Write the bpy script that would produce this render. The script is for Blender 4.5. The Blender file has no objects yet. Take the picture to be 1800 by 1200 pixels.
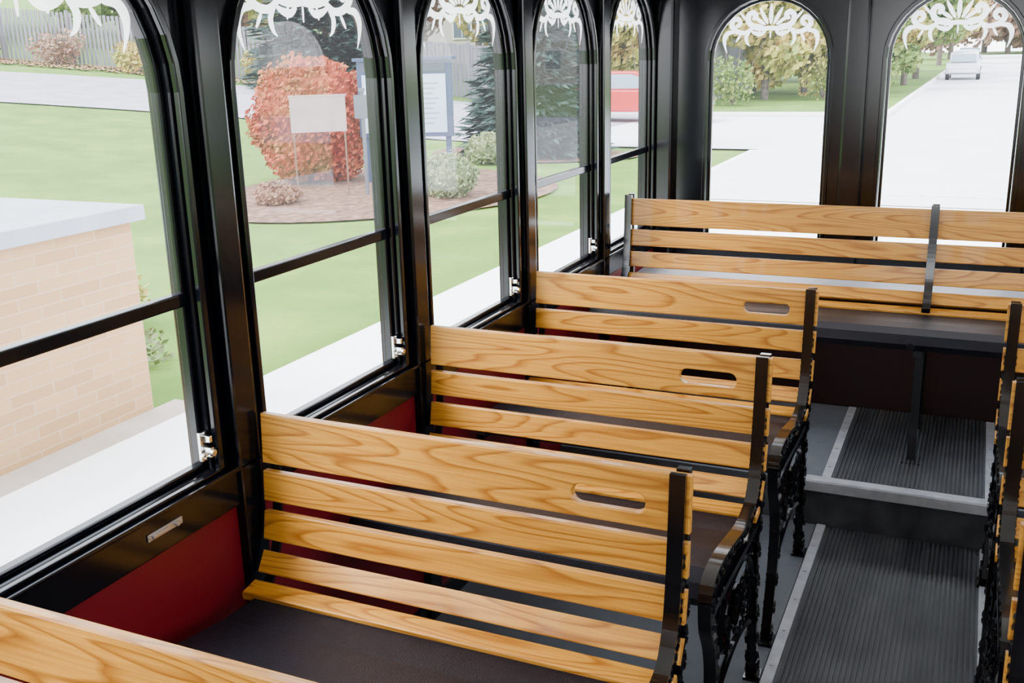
import bpy, bmesh, math, random
from mathutils import Vector, Matrix, noise
random.seed(7)
S=bpy.context.scene
COL=S.collection
# ------------------------------------------------------------ materials
def mat(name, col=(.5,.5,.5), rough=.5, metal=0, spec=.5, coat=0):
    m=bpy.data.materials.new(name); m.use_nodes=True
    b=m.node_tree.nodes['Principled BSDF']
    b.inputs['Base Color'].default_value=(*col,1); b.inputs['Roughness'].default_value=rough
    b.inputs['Metallic'].default_value=metal; b.inputs['Specular IOR Level'].default_value=spec
    b.inputs['Coat Weight'].default_value=coat
    return m
def N(m,t,**k):
    n=m.node_tree.nodes.new(t)
    for a,v in k.items(): setattr(n,a,v)
    return n
def L(m,a,b): m.node_tree.links.new(a,b)
def P(m): return m.node_tree.nodes['Principled BSDF']
def coords(m,scale=(1,1,1),kind='Object'):
    tc=N(m,'ShaderNodeTexCoord'); mp=N(m,'ShaderNodeMapping'); mp.inputs['Scale'].default_value=scale
    L(m,tc.outputs[kind],mp.inputs['Vector']); return mp.outputs['Vector']
def ramp(m,fac,stops):
    r=N(m,'ShaderNodeValToRGB'); e=r.color_ramp.elements
    while len(e)<len(stops): e.new(.5)
    for i,(p,c) in enumerate(stops): e[i].position=p; e[i].color=(*c,1)
    L(m,fac,r.inputs['Fac']); return r.outputs['Color']
def noisy(name,stops,scale=5,rough=.7,detail=4,bump=0,sc3=(1,1,1),spec=.3,bscale=None):
    m=mat(name,rough=rough,spec=spec); v=coords(m,sc3)
    n=N(m,'ShaderNodeTexNoise'); n.inputs['Scale'].default_value=scale; n.inputs['Detail'].default_value=detail
    L(m,v,n.inputs['Vector']); L(m,ramp(m,n.outputs['Fac'],stops),P(m).inputs['Base Color'])
    if bump:
        n2=N(m,'ShaderNodeTexNoise'); n2.inputs['Scale'].default_value=bscale or scale*3; L(m,v,n2.inputs['Vector'])
        b=N(m,'ShaderNodeBump'); b.inputs['Strength'].default_value=bump; b.inputs['Distance'].default_value=.01
        L(m,n2.outputs['Fac'],b.inputs['Height']); L(m,b.outputs['Normal'],P(m).inputs['Normal'])
    return m
def wood():
    m=mat('varnished_oak',rough=.36,spec=.4,coat=.15)
    tc=N(m,'ShaderNodeTexCoord'); oi=N(m,'ShaderNodeObjectInfo')
    mul=N(m,'ShaderNodeMath',operation='MULTIPLY'); mul.inputs[1].default_value=37; L(m,oi.outputs['Random'],mul.inputs[0])
    cb=N(m,'ShaderNodeCombineXYZ'); L(m,mul.outputs[0],cb.inputs[0]); L(m,mul.outputs[0],cb.inputs[2])
    ad=N(m,'ShaderNodeVectorMath',operation='ADD'); L(m,tc.outputs['Object'],ad.inputs[0]); L(m,cb.outputs[0],ad.inputs[1])
    mp=N(m,'ShaderNodeMapping'); mp.inputs['Scale'].default_value=(1.0,9,9); L(m,ad.outputs[0],mp.inputs['Vector'])
    n=N(m,'ShaderNodeTexNoise'); n.inputs['Scale'].default_value=1.0; n.inputs['Detail'].default_value=1.5; L(m,mp.outputs[0],n.inputs['Vector'])
    k=N(m,'ShaderNodeMath',operation='MULTIPLY'); k.inputs[1].default_value=19; L(m,n.outputs['Fac'],k.inputs[0])
    f=N(m,'ShaderNodeMath',operation='FRACT'); L(m,k.outputs[0],f.inputs[0])
    c1=ramp(m,f.outputs[0],[(0,(.56,.262,.034)),(.6,(.52,.235,.028)),(.88,(.30,.108,.009)),(1,(.54,.25,.031))])
    mp2=N(m,'ShaderNodeMapping'); mp2.inputs['Scale'].default_value=(6,220,220); L(m,ad.outputs[0],mp2.inputs['Vector'])
    n2=N(m,'ShaderNodeTexNoise'); n2.inputs['Scale'].default_value=1; n2.inputs['Detail'].default_value=3; L(m,mp2.outputs[0],n2.inputs['Vector'])
    c2=ramp(m,n2.outputs['Fac'],[(.35,(.74,.67,.55)),(.6,(1,1,1))])
    mx=N(m,'ShaderNodeMix',data_type='RGBA',blend_type='MULTIPLY'); mx.inputs[0].default_value=.8
    L(m,c1,mx.inputs[6]); L(m,c2,mx.inputs[7]); L(m,mx.outputs[2],P(m).inputs['Base Color'])
    return m
WOOD=wood()
BLACK=mat('gloss_black_paint',(.0015,.002,.004),.16,0,.4)
BLACKM=mat('satin_black_paint',(.003,.003,.004),.4,0,.25)
IRON=mat('cast_iron_black',(.002,.002,.003),.15,0,.6)
RED=noisy('red_panel',[(0,(.105,.002,.007)),(1,(.14,.003,.010))],3,.38)
VINYL=noisy('black_vinyl',[(0,(.004,.004,.007)),(1,(.010,.010,.017))],30,.42,bump=.2,bscale=300,spec=.16)
CHROME=mat('chrome',(.75,.75,.75),.18,1)
DULL=mat('dull_zinc',(.45,.45,.46),.4,.9)
ALU=noisy('brushed_aluminium_trim',[(.3,(.30,.31,.34)),(.7,(.42,.43,.46))],20,.45)
P(ALU).inputs['Metallic'].default_value=.3
FLOOR=noisy('grey_floor_vinyl',[(0,(.070,.078,.092)),(1,(.11,.12,.135))],25,.5)
RUB=noisy('ribbed_rubber',[(.3,(.016,.018,.022)),(.7,(.055,.058,.064))],9,.42,sc3=(1,.4,1))
CEIL=mat('cream_ceiling',(.80,.75,.66),.6)
def glass(name,haze,refl=.25):
    m=bpy.data.materials.new(name); m.use_nodes=True; nt=m.node_tree; nt.nodes.clear()
    o=N(m,'ShaderNodeOutputMaterial'); t=N(m,'ShaderNodeBsdfTransparent'); t.inputs[0].default_value=(.985,.99,.99,1)
    g=N(m,'ShaderNodeBsdfGlossy'); g.inputs['Roughness'].default_value=.02
    fr=N(m,'ShaderNodeFresnel'); fr.inputs[0].default_value=1.25
    ml=N(m,'ShaderNodeMath',operation='MULTIPLY'); ml.inputs[1].default_value=refl; L(m,fr.outputs[0],ml.inputs[0])
    mx=N(m,'ShaderNodeMixShader'); L(m,ml.outputs[0],mx.inputs[0]); L(m,t.outputs[0],mx.inputs[1]); L(m,g.outputs[0],mx.inputs[2])
    d=N(m,'ShaderNodeBsdfTranslucent'); d.inputs[0].default_value=(.95,.95,1,1)
    m2=N(m,'ShaderNodeMixShader'); m2.inputs[0].default_value=haze
    L(m,mx.outputs[0],m2.inputs[1]); L(m,d.outputs[0],m2.inputs[2]); L(m,m2.outputs[0],o.inputs[0]); return m
GU=glass('window_glass_upper',.014,.06); GL=glass('window_glass_lower',.0,.06)
def frost():
    m=bpy.data.materials.new('etched_frost'); m.use_nodes=True; m.node_tree.nodes.clear()
    o=N(m,'ShaderNodeOutputMaterial'); t=N(m,'ShaderNodeBsdfTransparent')
    d=N(m,'ShaderNodeBsdfDiffuse'); d.inputs[0].default_value=(.95,.95,.97,1)
    tr=N(m,'ShaderNodeBsdfTranslucent'); tr.inputs[0].default_value=(.97,.97,1,1)
    a=N(m,'ShaderNodeMixShader'); a.inputs[0].default_value=.9; L(m,d.outputs[0],a.inputs[1]); L(m,tr.outputs[0],a.inputs[2])
    b=N(m,'ShaderNodeMixShader'); b.inputs[0].default_value=.66; L(m,t.outputs[0],b.inputs[1]); L(m,a.outputs[0],b.inputs[2])
    L(m,b.outputs[0],o.inputs[0]); return m
FROST=frost()
# ------------------------------------------------------------ mesh helpers
def link(o,parent=None):
    COL.objects.link(o)
    if parent: o.parent=parent
    return o
def empty(name,loc=(0,0,0)):
    e=bpy.data.objects.new(name,None); e.location=loc; e.empty_display_size=.1; COL.objects.link(e); return e
def mkmesh(name,verts,faces,mats,midx=None,smooth=False):
    me=bpy.data.meshes.new(name); me.from_pydata([tuple(v) for v in verts],[],faces)
    for m in (mats if isinstance(mats,(list,tuple)) else [mats]): me.materials.append(m)
    if midx: me.polygons.foreach_set('material_index',midx)
    if smooth: me.polygons.foreach_set('use_smooth',[True]*len(me.polygons))
    me.update(); return me
def obj(name,me,parent=None,loc=None):
    o=bpy.data.objects.new(name,me); 
    if loc: o.location=loc
    return link(o,parent)
class MB:
    def __init__(s): s.v=[];s.f=[];s.m=[]
    def add(s,vs,fs,mi=0):
        o=len(s.v); s.v+= [tuple(q) for q in vs]; s.f+=[tuple(i+o for i in f) for f in fs]; s.m+=[mi]*len(fs)
    def box(s,x0,x1,y0,y1,z0,z1,mi=0):
        s.add([(x0,y0,z0),(x1,y0,z0),(x1,y1,z0),(x0,y1,z0),(x0,y0,z1),(x1,y0,z1),(x1,y1,z1),(x0,y1,z1)],
          [(0,3,2,1),(4,5,6,7),(0,1,5,4),(1,2,6,5),(2,3,7,6),(3,0,4,7)],mi)
    def cyl(s,c,axis,r,h,n=16,mi=0,r2=None):
        r2=r if r2 is None else r2
        a=Vector(axis).normalized(); u=a.orthogonal().normalized(); w=a.cross(u); c=Vector(c)
        vs=[c+(u*math.cos(2*math.pi*i/n)+w*math.sin(2*math.pi*i/n))*r for i in range(n)]
        vs+=[c+a*h+(u*math.cos(2*math.pi*i/n)+w*math.sin(2*math.pi*i/n))*r2 for i in range(n)]
        fs=[(i,(i+1)%n,n+(i+1)%n,n+i) for i in range(n)]+[tuple(range(n))[::-1],tuple(range(n,2*n))]
        s.add(vs,fs,mi)
    def mesh(s,name,mats,bevel=0,smooth=False):
        me=mkmesh(name,s.v,s.f,mats,s.m,smooth)
        if bevel:
            bm=bmesh.new(); bm.from_mesh(me); bmesh.ops.bevel(bm,geom=list(bm.edges),offset=bevel,segments=2,affect='EDGES',profile=.6)
            bm.to_mesh(me); bm.free()
        return me
def fromcurve(name,cu,m,mapf=None,smooth=False):
    o=bpy.data.objects.new('tmp',cu); COL.objects.link(o); dg=bpy.context.evaluated_depsgraph_get()
    me=bpy.data.meshes.new_from_object(o.evaluated_get(dg)); bpy.data.objects.remove(o)
    me.name=name; me.materials.clear(); me.materials.append(m)
    if mapf:
        for v in me.vertices: v.co=mapf(*v.co)
    bm=bmesh.new(); bm.from_mesh(me); bmesh.ops.remove_doubles(bm,verts=bm.verts,dist=1e-5); bmesh.ops.recalc_face_normals(bm,faces=bm.faces)
    for f in bm.faces: f.smooth=smooth
    bm.to_mesh(me); bm.free(); return me
def plate(name,loops,half,m,mapf,bev=0):
    cu=bpy.data.curves.new('c','CURVE'); cu.dimensions='2D'; cu.fill_mode='BOTH' if half>0 else 'FRONT'; cu.extrude=half; cu.bevel_depth=bev; cu.bevel_resolution=1
    if bev: cu.offset=-bev
    for lp in loops:
        sp=cu.splines.new('POLY'); sp.points.add(len(lp)-1); sp.use_cyclic_u=True
        for i,p in enumerate(lp): sp.points[i].co=(p[0],p[1],0,1)
    return fromcurve(name,cu,m,mapf)
def smoothpts(pts,sub=6):
    out=[];n=len(pts)
    V=[Vector(p) for p in pts]
    for i in range(n-1):
        p0=V[max(i-1,0)];p1=V[i];p2=V[i+1];p3=V[min(i+2,n-1)]
        for k in range(sub):
            t=k/sub
            out.append(.5*((2*p1)+(-p0+p2)*t+(2*p0-5*p1+4*p2-p3)*t*t+(-p0+3*p1-3*p2+p3)*t**3))
    out.append(V[-1]); return out
def tubes(name,paths,m,smooth=True):
    b=MB()
    for pts,r,closed in paths:
        pts=[Vector(p) for p in pts]; n=len(pts)
        if isinstance(r,tuple): sec=[(-r[0],-r[1]),(r[0],-r[1]),(r[0],r[1]),(-r[0],r[1])]
        else: sec=[(r*math.cos(a*math.pi/3),r*math.sin(a*math.pi/3)) for a in range(6)]
        k=len(sec); vs=[]
        for i,p in enumerate(pts):
            if closed: t=pts[(i+1)%n]-pts[i-1]
            else: t=pts[min(i+1,n-1)]-pts[max(i-1,0)]
            t.normalize(); X=Vector((1,0,0)); X=(X-t*X.dot(t)); 
            if X.length<.1: X=Vector((0,0,1))-t*t.z
            X.normalize(); B=t.cross(X)
            vs+=[p+X*a+B*c for a,c in sec]
        fs=[]
        for i in range(n if closed else n-1):
            j=(i+1)%n
            for q in range(k): fs.append((i*k+q,i*k+(q+1)%k,j*k+(q+1)%k,j*k+q))
        if not closed: fs+= [tuple(range(k))[::-1],tuple((n-1)*k+q for q in range(k))]
        b.add(vs,fs)
    me=b.mesh(name,[m]); bm=bmesh.new(); bm.from_mesh(me); bmesh.ops.recalc_face_normals(bm,faces=bm.faces); bm.to_mesh(me); bm.free()
    return me

# ------------------------------------------------------------ camera
R=Vector((.9118,.4104,-.0243)).normalized(); F=Vector((-.4003,.8741,-.2743)); F=(F-R*F.dot(R)).normalized(); U=R.cross(F)
cam=bpy.data.cameras.new('camera'); co=bpy.data.objects.new('camera',cam); COL.objects.link(co)
cam.lens=36; cam.sensor_width=36; cam.clip_start=.05; cam.clip_end=500
M=Matrix((R,U,-F)).transposed().to_4x4(); M.translation=Vector((0,0,1.57)); co.matrix_world=M
S.camera=co
# ------------------------------------------------------------ bench
XL=-1.29; XA=-.395; W=XA-XL
SL=[((0,.87),(-.007,.765)),((-.008,.748),(-.014,.684)),((-.016,.662),(-.028,.602)),((-.031,.580),(-.056,.541)),((-.066,.530),(-.11,.522))]
def rect(x0,x1,y0,y1): return [(x0,y0),(x1,y0),(x1,y1),(x0,y1)]
def slot(cx,cy,w,h,n=8):
    r=h/2; pts=[]
    for i in range(n+1):
        a=-math.pi/2+math.pi*i/n; pts.append((cx+w/2-r+r*math.cos(a),cy+r*math.sin(a)))
    for i in range(n+1):
        a=math.pi/2+math.pi*i/n; pts.append((cx-w/2+r+r*math.cos(a),cy+r*math.sin(a)))
    return pts[::-1]
def slatmesh(i,w,sx=None,T=.020,trim=0):
    (ya,za),(yb,zb)=SL[i]; ln=math.hypot(ya-yb,za-zb); t=Vector((0,yb-ya,zb-za))/ln; n=Vector((0,-t.z,t.y)) 
    if n.y<0: n=-n
    o=Vector((0,ya,za))
    loops=[rect(0,w,0,ln)]
    if sx is not None: loops.append(slot(sx,.062,.137,.036))
    return plate('slat_%d'%(i+1),loops,T/2-.003,WOOD,lambda u,v,d:Vector((u,0,0))+o+t*v+n*(T/2+d),bev=.003)
def seatmesh(w):
    prof=[(-.085,.512),(-.2,.518),(-.34,.540),(-.43,.545),(-.475,.533),(-.49,.505),(-.475,.482),(-.43,.474),(-.085,.472)]
    return plate('seat',[prof],w/2,VINYL,lambda u,v,d:Vector((w/2+d,u,v)))
def spiral(cy,cz,r0,r1,a0,turns,n=16):
    return [(0,cy+(r0+(r1-r0)*i/n)*math.cos(a0+turns*2*math.pi*i/n),cz+(r0+(r1-r0)*i/n)*math.sin(a0+turns*2*math.pi*i/n)) for i in range(n+1)]
def ring(cy,cz,r,n=10): return [(0,cy+r*math.cos(2*math.pi*i/n),cz+r*math.sin(2*math.pi*i/n)) for i in range(n)]
def framemesh():
    p=[]
    Y=lambda l:smoothpts([(0,a,b) for a,b in l])
    strap=Y([(-.009,.876),(-.017,.75),(-.026,.66),(-.04,.597),(-.07,.548),(-.12,.530),(-.2,.528),(-.34,.550),(-.43,.556),(-.487,.545),(-.505,.51)])
    p.append((strap,(.014,.006),False))
    back=[(.030,.872),(.026,.75),(.020,.66),(.012,.58),(.0,.51),(-.015,.42),(-.012,.30),(.012,.16),(.035,.05),(.045,.008)]
    p.append((Y(back),(.012,.008),False))
    front=[(-.505,.51),(-.495,.45),(-.455,.38),(-.435,.30),(-.445,.2),(-.475,.09),(-.50,.008)]
    p.append((Y(front),(.013,.010),False))
    p.append((Y([(-.50,.47),(-.40,.475),(-.25,.47),(-.1,.465),(-.01,.47)]),(.012,.008),False))
    p.append((Y([(-.44,.30),(-.38,.39),(-.30,.43),(-.22,.44),(-.14,.43),(-.06,.38),(-.015,.28)]),.009,False))
    p.append((Y([(-.445,.19),(-.36,.23),(-.22,.25),(-.09,.23),(.0,.19)]),.009,False))
    for c in [(-.40,.43,.022),(-.34,.45,.015),(-.07,.43,.020),(-.13,.45,.014),(-.22,.345,.05),(-.22,.345,.025)]: p.append((ring(*c),.006,True))
    for sx,cy in((1,-.33),(-1,-.11)):
        s=[(0,cy+sx*(q[1]-cy),q[2]) for q in spiral(cy,.33,.055,.01,-1.2,1.5)]; p.append((s,.007,False))
    for i in range(13):
        z=.85-i*.0265; f=i/12; yc=.008-.012*f-(.03*max(0,f-.75)*4*.5)
        p.append((ring(yc,z,.013,8),.0045,True))
        p.append(([(0,yc-.014,z-.013),(0,yc,z-.004),(0,yc+.018,z-.015)],.004,False))
    for i in range(9):
        y=-.06-.05*i; p.append((ring(y,.505+.002*i,.016,8),.005,True))
    for i in range(6):
        z=.43-.05*i; p.append((ring(-.035 if i<4 else -.02,z,.014,8),.0045,True)); p.append((ring(-.425,z-.03,.014,8),.0045,True))
    def petals(line,step,sz,inward):
        for i in range(2,len(line)-1,step):
            c=Vector(line[i]); t=(Vector(line[i+1])-Vector(line[i-1])).normalized(); n=Vector((0,-t.z,t.y))*inward
            for k in(-1,1):
                d=(n*1.0+t*k*.8).normalized()
                for sx in(1,-1):
                    p.append(([c+Vector((.010*sx,0,0)),c+d*sz*.5+Vector((.015*sx,0,0)),c+d*sz+Vector((.011*sx,0,0))],(.002,.0055),False))
    petals(strap[6:],3,.022,1); petals(Y(back)[8:],3,.024,-1); petals(Y(back)[14:],4,.024,1); petals(Y(front),4,.024,1)
    petals([Vector(q) for q in spiral(-.22,.345,.06,.06,0,1,24)],2,.02,1)
    me=tubes('iron_end_frame',p,IRON); return me
FRAME=framemesh()
SEAT=seatmesh(W-.06)
SLM={}
for side in (0,1):
    for i in range(5):
        sx=None
        if i==0: sx=(W-.020-.1275) if side==0 else (.020+.1275)
        SLM[side,i]=slatmesh(i,W,sx)
foot=MB(); foot.box(-.02,.02,.02,.075,0,.008); foot.box(-.02,.02,-.53,-.47,0,.008); 
for y in(.03,.065,-.52,-.48): foot.cyl((0,y,.008),(0,0,1),.006,.004,8)
FOOT=foot.mesh('feet',[IRON])
strapW=tubes('wall_end_bracket',[(smoothpts([(0,.024,.86),(0,.022,.75),(0,.015,.66),(0,.005,.597),(0,-.03,.52),(0,-.09,.47)]),(.010,.004),False),(smoothpts([(0,-.09,.468),(0,-.3,.466),(0,-.47,.466)]),(.012,.006),False)],BLACKM)
def bench(side,y,xl,z=0):
    e=empty('trolley_bench',(xl,y,z))
    for i in range(5): obj('slat_%d'%(i+1),SLM[side,i],e)
    obj('seat',SEAT,e,(.03,0,0))
    xf=W-.020 if side==0 else .020; xw=.012 if side==0 else W-.012
    obj('iron_end_frame',FRAME,e,(xf,0,0)); obj('feet',FOOT,e,(xf,0,0)); obj('wall_end_bracket',strapW,e,(xw,0,0))
BY=[-1.31,-.59,.11,.826,1.573,2.295,3.015]
XR=.105
for y in BY:
    bench(0,y,XL); bench(1,y,XR)
e=empty('rear_bench',(0,3.89,.12))
x0,x1=-1.27,1.0
for i in range(5):
    me=slatmesh(i,x1-x0); obj('slat_%d'%(i+1),me,e,(x0,0,0))
obj('seat',seatmesh(x1-x0-.04),e,(x0+.02,0,0))
for x in (x0+.015,-.127,x1-.015):
    me=tubes('upright',[(smoothpts([(0,-.009,.885),(0,-.017,.75),(0,-.026,.66),(0,-.04,.597),(0,-.07,.548),(0,-.12,.530)]),(.014,.008),False),
        ([(0,.032,.885),(0,.028,.03)],(.012,.008),False),([(0,-.06,.47),(0,-.30,.46),(0,-.47,.47)],(.014,.01),False),
        ([(0,-.29,.47),(0,-.29,.031)],(.014,.012),False)],IRON)
    obj('upright',me,e,(x,0,0))
b=MB(); b.box(-.16,-.09,-.33,-.25,.03,.036); b.cyl((-.15,-.49,.50),(0,-1,0),.012,.012,12); 
obj('bracket_foot',b.mesh('bracket_foot',[BLACKM]),e)
# ------------------------------------------------------------ bus shell
WI=-1.325; WO=-1.385; RI=1.04; RO=1.10; YR=4.5; YF=-3.3; HT=2.06
centers=[1.92+ .7385*k for k in range(-6,4)]
hw=.287; SILL=.782; SPR=1.51
def arch(c,h,z0,zs,n=18,flat=1.0):
    return [(c-h,z0),(c+h,z0)]+[(c+h*math.cos(math.pi*i/n),zs+h*flat*math.sin(math.pi*i/n)) for i in range(n+1)]
def mapL(x): return lambda u,v,d:Vector((x+d,u,v))
def mapR(y): return lambda u,v,d:Vector((u,y+d,v))
outer=rect(YF,YR+.06,.69,HT)
holes=[arch(c,hw,SILL,SPR) for c in centers]
obj('wall_left',plate('wall_left',[outer]+holes,.022,BLACK,mapL((WI+WO)/2-.008),bev=.006))
obj('wall_right',plate('wall_right',[outer]+holes,.022,BLACK,mapL((RI+RO)/2+.008),bev=.006))
rearc=[-.85,-.127,.596]; rhw=.25; RS=.70; RSP=1.50
obj('wall_rear',plate('wall_rear',[rect(WO,RO,-.1,HT)]+[arch(c,rhw,RS,RSP) for c in rearc],.022,BLACK,mapR(YR+.03),bev=.006))
obj('wall_front',plate('wall_front',[rect(WO,RO,-.1,HT),rect(-1.25,-.18,.75,1.98),rect(-.08,.97,.75,1.98)],.022,BLACK,mapR(YF-.03),bev=.006))
b=MB(); b.box(WO,WI-.002,YF,YR+.05,-.10,.69); obj('wall_left_lower_panel',b.mesh('p',[RED]))
b=MB(); b.box(RI+.002,RO,YF,YR+.05,-.10,.69); obj('wall_right_lower_panel',b.mesh('p',[RED]))
def trim(name,sgn,xw):
    b=MB()
    a=lambda d0,d1,z0,z1:b.box(min(xw-sgn*d0,xw-sgn*d1),max(xw-sgn*d0,xw-sgn*d1),YF,YR,z0,z1)
    a(-.004,.012,.690,.765); a(-.004,.020,.765,.775)
    a(-.004,.010,.0,.06)
    obj(name,b.mesh(name,[BLACK],.003))
trim('trim_left',-1,WI); trim('trim_right',1,RI)
posts=[(centers[i]+centers[i+1])/2 for i in range(len(centers)-1)]
b=MB()
for p in posts: b.box(WI-.004,WI+.020,p-.034,p+.034,0,HT)
obj('trim_left_posts',b.mesh('posts',[BLACK],.006))
b=MB()
for p in posts: b.box(RI-.020,RI+.004,p-.034,p+.034,0,HT)
obj('trim_right_posts',b.mesh('posts',[BLACK],.006))
b=MB()
for xa,xb in((WI,-1.245),(-.535,-.445),(.19,.28),(.975,RI)): 
    b.box(xa,xb,YR-.05,YR+.02,.15,HT)
obj('trim_rear_posts',b.mesh('rp',[BLACK],.012))
def ornament(scale,vsc=1):
    vs=[];fs=[]
    def rib(pts,w0,w1,mid=1.6):
        pts=smoothpts([(a,b,0) for a,b in pts],5); n=len(pts)
        for sx in (1,-1):
            o=len(vs)
            for i,p in enumerate(pts):
                t=(pts[min(i+1,n-1)]-pts[max(i-1,0)]).normalized(); nn=Vector((-t.y,t.x,0)); f=i/(n-1)
                w=1.15*(w0+(w1-w0)*f)*(1+(mid-1)*math.sin(math.pi*f))
                for q in (p+nn*w,p-nn*w): vs.append((sx*q.x*scale,q.y*scale*vsc,0))
            for i in range(n-1): fs.append((o+2*i,o+2*i+1,o+2*i+3,o+2*i+2))
    def petal(x,y,a,l,w):
        a=math.radians(a); d=(math.sin(a),math.cos(a))
        rib([(x,y),(x+d[0]*l*.5,y+d[1]*l*.5),(x+d[0]*l,y+d[1]*l)],.002,.0015,w/.0025*.5)
    petal(0,-.085,0,.082,.022); petal(.012,-.085,28,.075,.02); petal(.022,-.088,55,.066,.018); petal(.03,-.093,80,.05,.013)
    rib([(0,-.100),(.03,-.103),(.065,-.097),(.09,-.078),(.094,-.052),(.078,-.038),(.062,-.047),(.066,-.062),(.078,-.062)],.007,.005,1.6)
    rib([(.075,-.10),(.105,-.118),(.14,-.112),(.162,-.09),(.158,-.067),(.138,-.062),(.128,-.077),(.136,-.09),(.146,-.086)],.006,.005,1.7)
    rib([(.15,-.115),(.178,-.118),(.192,-.14),(.190,-.17),(.180,-.20)],.004,.001,3.2)
    rib([(.085,-.112),(.10,-.135),(.095,-.16),(.083,-.172)],.003,.001,3)
    rib([(.02,-.112),(.04,-.125),(.065,-.12),(.085,-.108)],.003,.002,3)
    petal(.10,-.07,40,.05,.013); petal(.045,-.108,170,.03,.010); petal(.125,-.125,150,.035,.012); petal(.0,-.108,180,.035,.008)
    return vs,fs
def window(idx,kind,c):
    e=empty('window_%d'%idx)
    if kind in('L','R'):
        xg=WI-.035 if kind=='L' else RI+.035; sg=1 if kind=='L' else -1
        h=hw; z0=SILL; zs=SPR; mp=lambda off:mapL(xg+sg*off); rail=1.13
    else:
        h=rhw; z0=RS; zs=RSP; mp=lambda off:mapR(YR+.035-off); rail=None
    inn=arch(c,h-.013,z0+.013,zs)
    obj('sash_frame',plate('sash_frame',[arch(c,h-.001,z0+.001,zs),inn],.008,BLACK,mp(0),bev=.003),e)
    obj('surround',plate('surround',[arch(c,h+.018,z0-.002,zs),arch(c,h+.002,z0+.001,zs)],.004,BLACK,mp(.036),bev=.003),e)
    if rail:
        obj('rail',plate('rail',[rect(c-h+.01,c+h-.01,rail-.013,rail+.013)],.008,BLACK,mp(.004),bev=.003),e)
        obj('glass_lower',plate('glass_lower',[rect(c-h+.012,c+h-.012,z0+.012,rail)],.0,GL,mp(-.002)),e)
        obj('glass_upper',plate('glass_upper',[arch(c,h-.012,rail,zs)],.0,GU,mp(.003)),e)
    else: obj('glass_upper',plate('glass_upper',[arch(c,h-.012,z0+.012,zs)],0,GU,mp(0)),e)
    sc=h/.25; vs,fs=ornament(sc,.86 if rail else 1); ff=mp(.006)
    top=zs+h-.020
    obj('etched_ornament',mkmesh('orn',[ff(c+v[0],top+v[1],0) for v in vs],fs,FROST),e)
    if kind=='L' or kind=='R':
        b=MB(); x=WI if kind=='L' else RI; s=sg
        y=c+h-.008
        def bx(d0,d1,y0,y1,za,zb): b.box(min(x+s*d0,x+s*d1),max(x+s*d0,x+s*d1),y0,y1,za,zb)
        bx(-.02,-.012,y-.014,y+.006,.805,.865); bx(-.012,.006,y-.008,y+.002,.815,.835); bx(-.012,.004,y-.006,y+.002,.845,.858)
        b.cyl((x+s*.0,y-.026,.825),(0,1,0),.004,.036,10); b.cyl((x+s*.004,y-.004,.825),(s,0,0),.007,.008,12)
        for zz in (.81,.862): b.cyl((x-s*.012,y-.004,zz),(s,0,0),.004,.003,8)
        obj('spring_latch',b.mesh('latch',[CHROME],.0012),e)
        if abs(c-1.1815)<.01:
            b=MB(); yc=c+.12
            bx(.012,.015,yc-.045,yc+.045,.726,.740); bx(.015,.019,yc-.035,yc+.005,.729,.736); b.cyl((x+s*.015,yc+.028,.733),(s,0,0),.005,.006,10)
            for yy in(yc-.04,yc+.04): b.cyl((x+s*.014,yy,.733),(s,0,0),.003,.003,8)
            obj('sill_catch',b.mesh('catch',[DULL],.001),e)
idx=1
for c in centers: window(idx,'L',c); idx+=1
for c in centers: window(idx,'R',c); idx+=1
for c in rearc: window(idx,'B',c); idx+=1
n=14; vs=[];fs=[]
for i in range(n+1):
    f=i/n; x=WO+(RO-WO)*f; z=HT-.01+.22*math.sin(math.pi*f)
    vs+=[(x,YF-.05,z),(x,YR+.05,z),(x,YF-.05,z+.04),(x,YR+.05,z+.04)]
for i in range(n):
    a=4*i;c=a+4; fs+=[(a,a+1,c+1,c),(a+2,c+2,c+3,a+3),(a,c,c+2,a+2),(a+1,a+3,c+3,c+1)]
obj('ceiling',mkmesh('ceiling',vs,fs,CEIL))
b=MB(); b.box(WI,-.395,YF,3.3,-.08,0); b.box(.145,RI,YF,3.3,-.08,0); b.box(-.395,.145,YF,3.3,-.08,-.006)
b.box(WI,RI,3.3,YR,-.08,.15)
obj('floor',b.mesh('floor',[FLOOR]))
b=MB()
for y0,y1,z in((YF+.02,3.285,-.006),(3.335,4.09,.15)):
    x=-.352
    b.box(-.355,.105,y0,y1,z,z+.003)
    while x<.100:
        b.box(x,x+.0065,y0,y1,z+.003,z+.0085); x+=.0135
obj('aisle_mat',b.mesh('aisle_mat',[RUB]))
b=MB()
for y0,y1,z in((YF+.02,3.285,0),(3.335,4.09,.15)):
    b.box(-.391,-.362,y0,y1,z-.01,z+.006); b.box(.112,.141,y0,y1,z-.01,z+.006)
    y=y0+.1
    while y<y1:
        for x in(-.377,.127): b.cyl((x,y,z+.006),(0,0,1),.005,.002,8)
        y+=.18
b.box(-.44,.19,3.285,3.335,.146,.158); b.box(-.44,.19,3.279,3.289,.125,.158)
obj('aisle_edge_strip',b.mesh('strips',[ALU]))
b=MB(); b.box(-.44,.19,3.289,3.30,0,.146); obj('step_riser',b.mesh('riser',[RUB]))
b=MB(); b.box(WI+.002,RI-.002,4.10,YR,.15,.60,0); b.box(WI+.002,RI-.002,4.08,YR,.60,.625,1)
obj('rear_deck_box',b.mesh('deck',[noisy('dark_brown_panel',[(0,(.018,.008,.008)),(1,(.03,.013,.012))],5,.5),noisy('grey_deck_vinyl',[(0,(.22,.22,.24)),(1,(.3,.3,.32))],20,.5)],.004))
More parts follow.
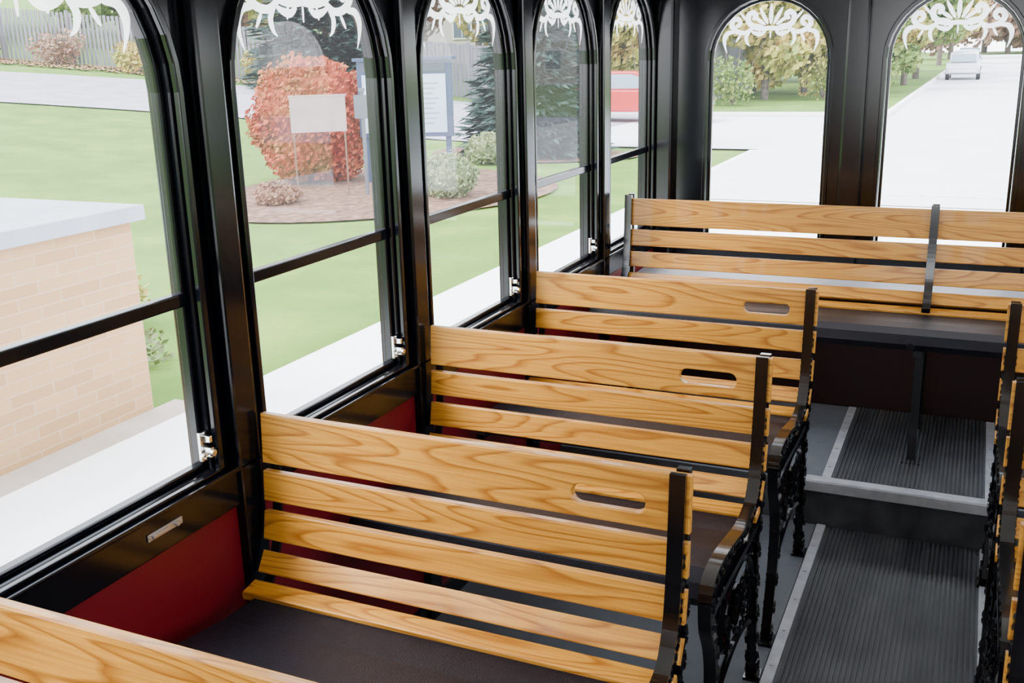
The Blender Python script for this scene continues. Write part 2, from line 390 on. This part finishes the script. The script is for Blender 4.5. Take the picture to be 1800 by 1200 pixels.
FILL_LENS=bpy.data.materials.new('fill_dome_lens'); FILL_LENS.use_nodes=True  # glow of the added interior fill domes
P(FILL_LENS).inputs['Emission Color'].default_value=(1,.93,.82,1); P(FILL_LENS).inputs['Emission Strength'].default_value=5
for y in(-1.6,.2,2.0,3.6):  # unseen dome fixtures, added to brighten the bus interior
    e=empty('added_fill_dome',(-.14,y,2.265)); b=MB(); b.cyl((0,0,-.01),(0,0,-1),.10,.03,24,0,.085); obj('lens',b.mesh('lens',[FILL_LENS]),e)
    b=MB(); b.cyl((0,0,0),(0,0,-1),.12,.012,24); obj('ring',b.mesh('ring',[CHROME]),e)
b=MB(); b.box(-1.0,.72,YF+.1,YR-.1,-.30,-.09)
obj('bus_chassis',b.mesh('ch',[BLACKM]))
TIRE=mat('tyre_rubber',(.02,.02,.02),.7)
for x in(-1.3,.80):
    for y in(-2.2,2.9):
        e=empty('bus_wheel'); b=MB(); b.cyl((x,y,-.36),(1,0,0),.25,.22,28,0); b.cyl((x-.01,y,-.36),(1,0,0),.14,.24,20,1); obj('tyre',b.mesh('w',[TIRE,CHROME]),e)

# ------------------------------------------------------------ outside terrain
G0=1.57-2.2
def gz(x,y):
    s=-x-12; return G0+.107*(math.sqrt(s*s+6)+s)/2-.06
def patch(name,left,right,n,m,zo=.02,k=20):
    vs=[];fs=[]
    for i in range(n+1):
        a=left(i/n);b_=right(i/n)
        for j in range(k+1):
            f=j/k; x=a[0]+(b_[0]-a[0])*f; y=a[1]+(b_[1]-a[1])*f; vs.append((x,y,gz(x,y)+zo))
    for i in range(n):
        for j in range(k): q=i*(k+1)+j; fs.append((q,q+1,q+k+2,q+k+1))
    me=mkmesh(name,vs,fs,m,smooth=True); bm=bmesh.new(); bm.from_mesh(me); bmesh.ops.recalc_face_normals(bm,faces=bm.faces)
    if sum(f.normal.z for f in bm.faces)<0: bmesh.ops.reverse_faces(bm,faces=bm.faces)
    bm.to_mesh(me); bm.free(); return obj(name,me)
GRASS=noisy('lawn_grass',[(.25,(.068,.145,.014)),(.5,(.096,.19,.021)),(.75,(.150,.235,.036))],1.2,.9,detail=8,bump=.4,bscale=30)
CONC=noisy('pale_concrete',[(.3,(.84,.83,.81)),(.7,(.90,.89,.88))],2,.9)
ASPH=noisy('light_asphalt',[(.3,(.28,.28,.33)),(.7,(.35,.35,.40))],1.5,.9)
ROADL=noisy('street_surface',[(.3,(.62,.63,.66)),(.7,(.70,.71,.73))],.8,.85)
MULCH=noisy('bark_mulch',[(.3,(.07,.035,.022)),(.55,(.165,.09,.06)),(.75,(.29,.18,.12))],9,.95,detail=8,bump=.5,bscale=30)
patch('ground_lawn',lambda t:(-110+225*t,-30),lambda t:(-110+225*t,190),90,GRASS,0,60)
patch('sidewalk',lambda t:(-4.55,-15+37.5*t),lambda t:(9,-15+37.5*t),20,CONC,.03,4)
patch('walk_edge_path',lambda t:(-4.80,-15+20*t),lambda t:(-4.55,-15+20*t),20,noisy('tan_pavers',[(.3,(.36,.30,.24)),(.7,(.44,.37,.31))],3,.9),.028,1)
def bend(x,y): return y-(max(0,-x-17)**1.25)*.30
patch('street_cross',lambda t:(-60+90*t,bend(-60+90*t,22.5)),lambda t:(-60+90*t,bend(-60+90*t,32.5)+.02),60,ASPH,.035,10)
patch('street_far',lambda t:(-2.6,16+134*t),lambda t:(7.5,16+134*t),60,ROADL,.045,4)
patch('street_near',lambda t:(-4.4,15+17.4*t),lambda t:(9,15+17.4*t),6,ROADL,.042,4)
patch('street_corner',lambda t:(-9.5,22.5+10*t),lambda t:(-4.4,22.5+10*t),6,ROADL,.042,4)
b=MB(); b.box(-2.75,-2.6,32.8,150,G0-.1,G0+.12); b.box(-16,-2.6,32.6,32.8,G0-.1,G0+.14); obj('kerb',b.mesh('kerb',[CONC]))
def blob(name,cx,cy,rx,ry,m,zo):
    vs=[(cx,cy,gz(cx,cy)+zo+.08)];fs=[];n=40
    for k in(.5,.85,1):
        for i in range(n):
            a=2*math.pi*i/n; q=k*(1+.06*math.sin(3*a+1)); x=cx+rx*q*math.cos(a);y=cy+ry*q*math.sin(a); vs.append((x,y,gz(x,y)+zo+.08*(1-k)))
    for i in range(n): fs.append((0,1+i,1+(i+1)%n))
    for r in range(2):
        for i in range(n): fs.append((1+r*n+i,1+(r+1)*n+i,1+(r+1)*n+(i+1)%n,1+r*n+(i+1)%n))
    return obj(name,mkmesh(name,vs,fs,m,smooth=True))
blob('mulch_bed',-8.9,14.6,2.6,3.3,MULCH,.03)
blob('mulch_bed',-8.9,20.5,2.3,1.6,MULCH,.03)
BR=mat('tan_brick',rough=.85)
tc=N(BR,'ShaderNodeTexCoord'); sp=N(BR,'ShaderNodeSeparateXYZ'); L(BR,tc.outputs['Object'],sp.inputs[0])
am=N(BR,'ShaderNodeMath',operation='ADD'); L(BR,sp.outputs[0],am.inputs[0]); L(BR,sp.outputs[1],am.inputs[1])
cb=N(BR,'ShaderNodeCombineXYZ'); L(BR,am.outputs[0],cb.inputs[0]); L(BR,sp.outputs[2],cb.inputs[1])
bk=N(BR,'ShaderNodeTexBrick'); bk.inputs['Scale'].default_value=1; bk.inputs['Brick Width'].default_value=.30; bk.inputs['Row Height'].default_value=.075
bk.inputs['Mortar Size'].default_value=.005; bk.inputs['Color1'].default_value=(.38,.215,.095,1); bk.inputs['Color2'].default_value=(.46,.275,.13,1); bk.inputs['Mortar'].default_value=(.46,.31,.18,1)
L(BR,cb.outputs[0],bk.inputs['Vector']); L(BR,bk.outputs['Color'],P(BR).inputs['Base Color'])
COPE=noisy('limestone_coping',[(.3,(.29,.32,.37)),(.7,(.37,.40,.45))],3,.8)
e=empty('brick_planter'); zt=1.57-.97
px0,px1,py0,py1=-8.4,-4.80,1.0,4.80
obj('brick_wall',plate('brick_wall',[rect(px0,px1,py0,py1),rect(px0+.3,px1-.3,py0+.3,py1-.3)],(zt-G0+.1)/2,BR,lambda u,v,d:Vector((u,v,(zt+G0-.1)/2+d))),e)
outl=[(px0-.04,py0-.04),(px1+.05,py0-.04),(px1+.05,py1+.08),(px0-.04,py1+.08)]
inn=[(px0+.45,py0+.45),(px1-.62,py0+.45),(px1-.62,py1-.62),(px0+.45,py1-.62)]
obj('coping',plate('coping',[outl,inn],.04,COPE,lambda u,v,d:Vector((u,v,zt+.045+d)),bev=.008),e)
b=MB(); b.box(px0+.3,px1-.3,py0+.3,py1-.3,zt-.6,zt-.12); obj('soil',b.mesh('soil',[MULCH]),e)
# ------------------------------------------------------------ foliage
def leafmat(name,c1,c2,c3,sc=1.5):
    return noisy(name,[(.3,c1),(.5,c2),(.7,c3)],sc,.8,detail=6)
BARK=noisy('bark',[(.3,(.08,.06,.05)),(.7,(.16,.13,.11))],8,.9)
def leaves(b,blobs,n,size,shell=.55,mi=0,rnd=random):
    for _ in range(n):
        c=rnd.choice(blobs); 
        while True:
            v=Vector((rnd.uniform(-1,1),rnd.uniform(-1,1),rnd.uniform(-1,1)))
            if shell<=v.length<=1: break
        p=Vector((c[0]+v.x*c[3],c[1]+v.y*c[4],c[2]+v.z*c[5])); s=size*rnd.uniform(.6,1.4)
        a=Vector((rnd.gauss(0,1),rnd.gauss(0,1),rnd.gauss(0,1))).normalized(); u=a.orthogonal().normalized(); w=a.cross(u)
        b.add([p-u*s,p-w*s*.6,p+u*s,p+w*s*.6],[(0,1,2,3)],mi)
def tree(name,x,y,h,r,m,n=3500,size=.12,trunk=.16,base=.35,seed=1):
    rnd=random.Random(seed); z0=gz(x,y); b=MB(); bl=[]
    for i in range(14):
        a=rnd.uniform(0,6.28); q=rnd.uniform(.1,.7)*r; zz=z0+h*rnd.uniform(base,.88)
        rr=r*rnd.uniform(.35,.55); bl.append((x+q*math.cos(a),y+q*math.sin(a),zz,rr,rr,rr*.8))
    leaves(b,bl,n,size,.3,0,rnd)
    b.cyl((x,y,z0-.1),(0,0,1),trunk,h*.7,8,1,trunk*.4)
    for q in bl:
        s=Vector((x,y,z0+h*rnd.uniform(.2,.5))); d=Vector(q[:3])-s; b.cyl(s,d,trunk*.35,d.length,5,1,trunk*.08)
    return obj(name,b.mesh(name,[m,BARK]))
ORG=leafmat('burning_bush_leaves',(.34,.030,.014),(.42,.090,.036),(.25,.13,.035),2.2)
GRN=leafmat('green_leaves',(.07,.13,.025),(.15,.23,.045),(.28,.31,.08))
YEL=leafmat('autumn_yellow_leaves',(.16,.23,.045),(.40,.36,.08),(.48,.31,.09),.9)
OLV=leafmat('sage_shrub_leaves',(.12,.165,.07),(.22,.27,.12),(.30,.34,.18),4)
SPR_=leafmat('spruce_needles',(.008,.022,.018),(.022,.05,.042),(.07,.115,.10),3)
RUS=leafmat('russet_leaves',(.19,.09,.06),(.30,.17,.11),(.40,.28,.20),1)
def shrub(name,x,y,rx,rz,m,n,size,flat=.0,lump=.0):
    b=MB(); z=gz(x,y); rnd=random.Random(5)
    def rad(v):
        if not lump: return 1
        return 1+lump*(noise.noise(v*1.6+Vector((3,1,x)))*1.2+noise.noise(v*4)*.6)
    def pos(v,k):
        r=rad(v)*k; zz=v.z
        w=1+.10*(1-abs(zz)) 
        return Vector((x+rx*v.x*r*w,y+rx*v.y*r*w,z+rz*.96+rz*zz*r))
    for _ in range(n):
        v=Vector((rnd.gauss(0,1),rnd.gauss(0,1),rnd.gauss(0,1))).normalized(); p=pos(v,rnd.uniform(.84,1.07)); s=size*rnd.uniform(.6,1.4)
        if p.z<z: continue
        a=Vector((rnd.gauss(0,1),rnd.gauss(0,1),rnd.gauss(0,1))).normalized(); u=a.orthogonal().normalized(); w=a.cross(u)
        b.add([p-u*s,p-w*s*.6,p+u*s,p+w*s*.6],[(0,1,2,3)],0)
    nn=20;rr=12;vs=[];fs=[]
    for i in range(rr+1):
        t=math.pi*i/rr
        for j in range(nn): vs.append(pos(Vector((math.sin(t)*math.cos(6.283*j/nn),math.sin(t)*math.sin(6.283*j/nn),math.cos(t))),.84))
    for i in range(rr):
        for j in range(nn): fs.append((i*nn+j,(i+1)*nn+j,(i+1)*nn+(j+1)%nn,i*nn+(j+1)%nn))
    b.add(vs,fs,0)
    return obj(name,b.mesh(name,[m]))
shrub('burning_bush',-10.6,15.1,.95,1.06,ORG,9000,.05,lump=.16)
shrub('low_shrub',-7.5,14.1,.42,.36,OLV,2200,.035,lump=.12)
shrub('low_shrub',-9.6,12.6,.30,.20,RUS,1000,.035,lump=.15)
shrub('low_shrub',-9.0,18.8,.45,.3,OLV,1200,.04,lump=.15)
b=MB(); leaves(b,[(-8.2+.5*i,6.2+.25*math.sin(i),gz(-8,6)+.25,.45,.4,.32) for i in range(4)],2500,.04,.2); obj('yellow_groundcover',b.mesh('g',[YEL]))
b=MB(); leaves(b,[(-6.9+.4*i,5.6,gz(-6,6)+.12,.3,.25,.16) for i in range(4)],1200,.03,.2); obj('groundcover_plants',b.mesh('g',[OLV]))
def spruce(name,x,y,h,r,seed=3,n=2600,sz=1):
    rnd=random.Random(seed); z0=gz(x,y); b=MB(); b.cyl((x,y,z0-.1),(0,0,1),.12,h*.95,8,1,.02)
    for i in range(n):
        f=rnd.random()**1.3; f=(int(f*16)+rnd.random()**2*.9)/16; z=z0+.12+f*(h-.2); ph=int(f*16)*1.7; a=rnd.uniform(0,6.283)
        R_=r*(1-f)**.8*(1+.14*math.sin(7*a+ph))*rnd.uniform(.85,1.05)+.08
        d=Vector((math.cos(a),math.sin(a),0)); q=rnd.uniform(.25,1)
        p=Vector((x,y,max(z-.22*q*R_*min(1,f*5),z0+.08)))+d*R_*q; l=rnd.uniform(.16,.30)*sz; s=Vector((-d.y,d.x,0)); tip=p+d*l+Vector((0,0,-.05+rnd.uniform(-.08,.1)))
        w=rnd.uniform(.04,.09)*sz; t=rnd.uniform(-.6,.6); s=(s*math.cos(t)+Vector((0,0,1))*math.sin(t))
        b.add([p-s*w,tip,p+s*w,p-d*l*.5],[(0,1,2,3)],0)
        for k in(-1,1):
            e2=p+(d*.7+s*k*.7)*l*.7; b.add([p-s*w*.5,e2,p+s*w*.5],[(0,1,2)],0)
    return obj(name,b.mesh(name,[SPR_,BARK]))
spruce('blue_spruce',-8.80,20.5,6.8,1.40,3,14000,1.1)
spruce('blue_spruce',-21.0,31.0,9.5,2.7,5,13000,1.9)
# ------------------------------------------------------------ fence, houses
FEN=noisy('weathered_fence_wood',[(.3,(.16,.16,.185)),(.7,(.24,.24,.27))],3,.9,sc3=(3,3,.3))
b=MB(); x=-58
def fy(x): return 34.2-(max(0,-x-17)**1.25)*.16
while x<-13:
    y=fy(x); z=gz(x,y); b.box(x,x+.135,y,y+.02,z,z+1.85+.03*random.random()); x+=.15
x=-58
while x<-13:
    y=fy(x); z=gz(x,y); b.box(x,x+.1,y+.02,y+.12,z,z+1.95); x+=2.4
obj('board_fence',b.mesh('fence',[FEN]))
def house(name,x,y,w,d,h,c,roofc,zb=None):
    e=empty(name); z=gz(x,y) if zb is None else zb
    sid=noisy(name+'_siding',[(.3,tuple(q*.92 for q in c)),(.7,c)],2,.8,sc3=(1,1,12))
    b=MB(); b.box(x-w/2,x+w/2,y,y+d,z-1,z+h); obj('walls',b.mesh('w',[sid]),e)
    rf=mat(name+'_roof',roofc,.9); ov=.4; rh=w*.28
    b=MB(); vs=[(x-w/2-ov,y-ov,z+h),(x+w/2+ov,y-ov,z+h),(x+w/2+ov,y+d+ov,z+h),(x-w/2-ov,y+d+ov,z+h),(x-w/2-ov,y+d/2,z+h+rh),(x+w/2+ov,y+d/2,z+h+rh)]
    b.add(vs,[(0,1,5,4),(2,3,4,5),(0,4,3),(1,2,5),(0,3,2,1)]); obj('roof',b.mesh('r',[rf]),e)
    b=MB(); wg=mat('house_window_glass',(.10,.13,.17),.1); wt=mat('white_trim',(.8,.8,.8),.6)
    for i in range(3):
        cx=x-w/2+w*(i+.5)/3
        b.box(cx-.6,cx+.6,y-.06,y,z+.9,z+2.2,1); b.box(cx-.5,cx+.5,y-.08,y-.05,z+1.0,z+2.1,0); b.box(cx-.02,cx+.02,y-.09,y-.07,z+1,z+2.1,1)
    obj('windows',b.mesh('ww',[wg,wt]),e)
house('neighbour_house',-14.5,41,9,8,3.4,(.30,.30,.33),(.2,.19,.2))
house('neighbour_house',19,62,10,9,3.5,(.5,.45,.42),(.3,.25,.25))
house('neighbour_house',-30,52,11,9,3.4,(.55,.5,.47),(.22,.2,.2))
T=[(-7.3,47,6.5,2.6,YEL,1),(-4.9,50,6.0,2.2,GRN,2),(-10,50,8,3.2,GRN,3),(-20.5,42,8,2.8,YEL,4),(-6.5,56,9,3.5,YEL,5),(-3.9,66,9,3.0,GRN,6),
 (-5,80,11,4.0,RUS,7),(-4,98,12,4,YEL,8),(10.8,48,8,2.8,RUS,9),(12,60,11,3.8,RUS,10),(11.5,76,12,4.2,RUS,11),(11.5,92,12,4,YEL,12),(11.5,110,12,4.5,RUS,24),(2,158,15,9,RUS,13),(-9,68,12,5,GRN,20),
 (-25,42,10,4,RUS,14),(-30,40,10,4,YEL,15),(-37,38,10,4,GRN,16),(-44,35,10,4,RUS,17),(-52,32,11,4.5,YEL,19),(-22,53,13,5,GRN,21),(-12,62,13,5.5,RUS,22),(10,132,14,6,YEL,23),(-38,48,13,5.5,RUS,25),(-4,125,14,6,RUS,26),
 (-60,28,12,5,RUS,27),(-47,44,14,6,YEL,28),(-57,40,14,6,RUS,29),(-15.5,37,5,2.0,GRN,31),(-12.2,38.5,6,2.3,YEL,32),(-8.2,43,6,2.2,YEL,33),(-3.9,57,7,2.2,YEL,34),(-1,175,17,11,RUS,35),(8,170,17,11,RUS,36)]
for x,y,h,r,m,s in T: tree('autumn_tree' if m is not GRN else 'green_tree',x,y,h,r,m,int(3400+r*900),.08+.04*r,.1+.03*r,.2,s)
for i,(x,y,r,m) in enumerate([(-26.5,30.6,1.0,RUS),(-28.6,29.6,.8,YEL),(-31.5,29.0,.9,RUS),(-24,31.6,.8,YEL),(-34.5,28,1.0,RUS),(-11.5,37,1.2,GRN),(-8.6,39,1.3,GRN),(-5.9,43,1.2,YEL),(-4.2,45,1.0,GRN)]):
    b=MB(); z=gz(x,y); leaves(b,[(x+random.uniform(-.6,.6)*r,y+random.uniform(-.4,.4),z+r*.6*random.uniform(.5,1.6),r*.7,r*.6,r*.6) for _ in range(5)],1300,.07,.1)
    for k in range(8):
        a=random.uniform(-.6,.6); b.cyl((x,y,z),(a,random.uniform(-.4,.4),1),.02,r*2,4,1,.005)
    obj('brushy_shrub',b.mesh('s',[m,BARK]))
b=MB()
for _ in range(3500):
    x=random.uniform(-45,-18); y=fy(x)-.15-random.uniform(0,1)**1.3*2.2; z=gz(x,y)+.04; s=.10; a=random.random()*6
    b.add([(x-s,y,z),(x,y-s,z+.02),(x+s,y,z+.01),(x,y+s,z+.03)],[(0,1,2,3)])
obj('fallen_leaves',b.mesh('fl',[leafmat('fallen_leaf',(.36,.17,.08),(.46,.27,.14),(.42,.34,.2))]))
# ------------------------------------------------------------ signs
e=empty('notice_board_sign'); cx,cy=-8.80,15.2; z=gz(cx,cy); ang=math.atan2(8.75,15.2)
NAVY=mat('navy_frame',(.03,.05,.12),.4); PAN=noisy('sign_panel_white',[(.3,(.33,.44,.60)),(.7,(.48,.58,.72))],1.5,.4); INK=mat('sign_header',(.05,.06,.09),.5)
b=MB(); b.box(-.78,.78,-.10,.10,.85,2.08,0); b.box(-.70,-.03,-.115,-.09,.92,1.86,1); b.box(.03,.70,-.115,-.09,.92,1.86,1); b.box(-.70,.70,-.112,-.09,1.90,2.03,2)
b.box(-.74,-.66,-.05,.05,-.2,.85,0); b.box(.66,.74,-.05,.05,-.2,.85,0)
b.box(-.84,.84,-.14,.14,2.08,2.13,0)
for i in range(9): b.box(.10,.58-.05*(i%3),-.118,-.114,1.70-.08*i,1.725-.08*i,3); b.box(-.62,-.14-.05*(i%2),-.118,-.114,1.70-.08*i,1.725-.08*i,3)
me=b.mesh('sb',[NAVY,PAN,INK,mat('sign_lines',(.25,.3,.4),.6)],0)
o=obj('cabinet',me,e); e.location=(cx,cy,z); e.rotation_euler=(0,0,ang*.6)
e=empty('sign_pole',(-8.7,13.7,gz(-8.7,13.7))); b=MB(); b.cyl((0,0,-.1),(0,0,1),.03,1.75,10); b.box(-.13,.13,-.035,-.02,1.25,1.6); b.cyl((0,0,1.65),(0,0,1),.05,.05,10); obj('pole',b.mesh('pole',[mat('pole_grey',(.12,.13,.16),.5,.3)]),e)
e=empty('glass_reflection_panel',(-9.28,13.35,gz(-9.28,13.35))); e.rotation_euler=(0,0,.60)  # made-up panel on stakes, standing in for a pale reflection in the window glass
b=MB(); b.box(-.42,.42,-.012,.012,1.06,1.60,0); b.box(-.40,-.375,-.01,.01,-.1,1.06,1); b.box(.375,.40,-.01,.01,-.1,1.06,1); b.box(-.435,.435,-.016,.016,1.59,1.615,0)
obj('panel',b.mesh('reflection_panel',[noisy('pink_grey_reflection',[(.3,(.36,.27,.27)),(.7,(.43,.34,.34))],2,.6),mat('reflection_panel_stake',(.16,.09,.06),.7)]),e)
# ------------------------------------------------------------ cars
def car(x,y,rot,c,seed=0):
    e=empty('parked_car',(x,y,gz(x,y)+.05)); e.rotation_euler=(0,0,rot)
    paint=mat('car_paint',c,.3,.1,.5,.6); gl=mat('car_window',(.25,.32,.40),.05)
    body=[(-2.2,.35),(-2.25,.6),(-2.1,.85),(-1.5,.95),(1.1,.92),(1.9,.82),(2.2,.62),(2.2,.35),(1.75,.3),(-1.75,.3)]
    cab=[(-1.75,.92),(-1.25,1.38),(-.9,1.45),(.15,1.44),(.5,1.34),(1.15,.92)]
    win=[(-1.5,.96),(-1.15,1.32),(-.85,1.38),(.12,1.37),(.42,1.28),(.92,.96)]
    obj('body',plate('body',[body],.80,paint,lambda u,v,d:Vector((u,d,v)),bev=.05),e)
    obj('cabin',plate('cabin',[cab],.66,paint,lambda u,v,d:Vector((u,d,v)),bev=.04),e)
    obj('side_windows',plate('sw',[win],.715,gl,lambda u,v,d:Vector((u,d,v))),e)
    b=MB(); b.add([(.56,-.6,1.33),(.56,.6,1.33),(1.17,.64,.95),(1.17,-.64,.95)],[(0,1,2,3)]); b.add([(-1.33,-.6,1.36),(-1.33,.6,1.36),(-1.80,.64,.95),(-1.80,-.64,.95)],[(0,1,2,3)])
    obj('windscreens',b.mesh('ws',[gl]),e)
    b=MB()
    for wx in(-1.38,1.38):
        for wy in(-.87,.67): b.cyl((wx,wy,.32),(0,1,0),.33,.2,20,0); b.cyl((wx,wy-.01,.32),(0,1,0),.19,.22,14,1)
    b.box(2.2,2.27,-.7,.7,.42,.56,1); b.box(-2.3,-2.2,-.7,.7,.42,.56,1)
    obj('wheels',b.mesh('wh',[TIRE,CHROME]),e)
car(-9.6,30.2,0,(.48,.015,.02)); car(-1.3,64,1.57,(.65,.68,.72)); car(-1.4,74,1.57,(.5,.55,.62)); car(6.2,58,1.57,(.25,.28,.33)); car(6.3,68,1.57,(.6,.6,.62)); car(6.3,80,1.57,(.1,.12,.2)); car(-1.5,90,1.57,(.1,.13,.2))
# ------------------------------------------------------------ world & light
w=bpy.data.worlds.new('world'); S.world=w; w.use_nodes=True; nt=w.node_tree; bg=nt.nodes['Background']
tc=nt.nodes.new('ShaderNodeTexCoord'); sx=nt.nodes.new('ShaderNodeSeparateXYZ'); nt.links.new(tc.outputs['Generated'],sx.inputs[0])
rp=nt.nodes.new('ShaderNodeValToRGB'); rp.color_ramp.elements[0].position=.0; rp.color_ramp.elements[0].color=(.95,.97,1,1); rp.color_ramp.elements[1].position=.8; rp.color_ramp.elements[1].color=(.78,.87,1,1)
nt.links.new(sx.outputs[2],rp.inputs[0]); nt.links.new(rp.outputs[0],bg.inputs[0]); bg.inputs[1].default_value=8.5
sun=bpy.data.lights.new('sun','SUN'); sun.energy=9; sun.angle=.5; sun.color=(1,.95,.86); so=bpy.data.objects.new('sun',sun); COL.objects.link(so)
so.rotation_euler=Vector((.55,.45,-.75)).to_track_quat('-Z','Y').to_euler()
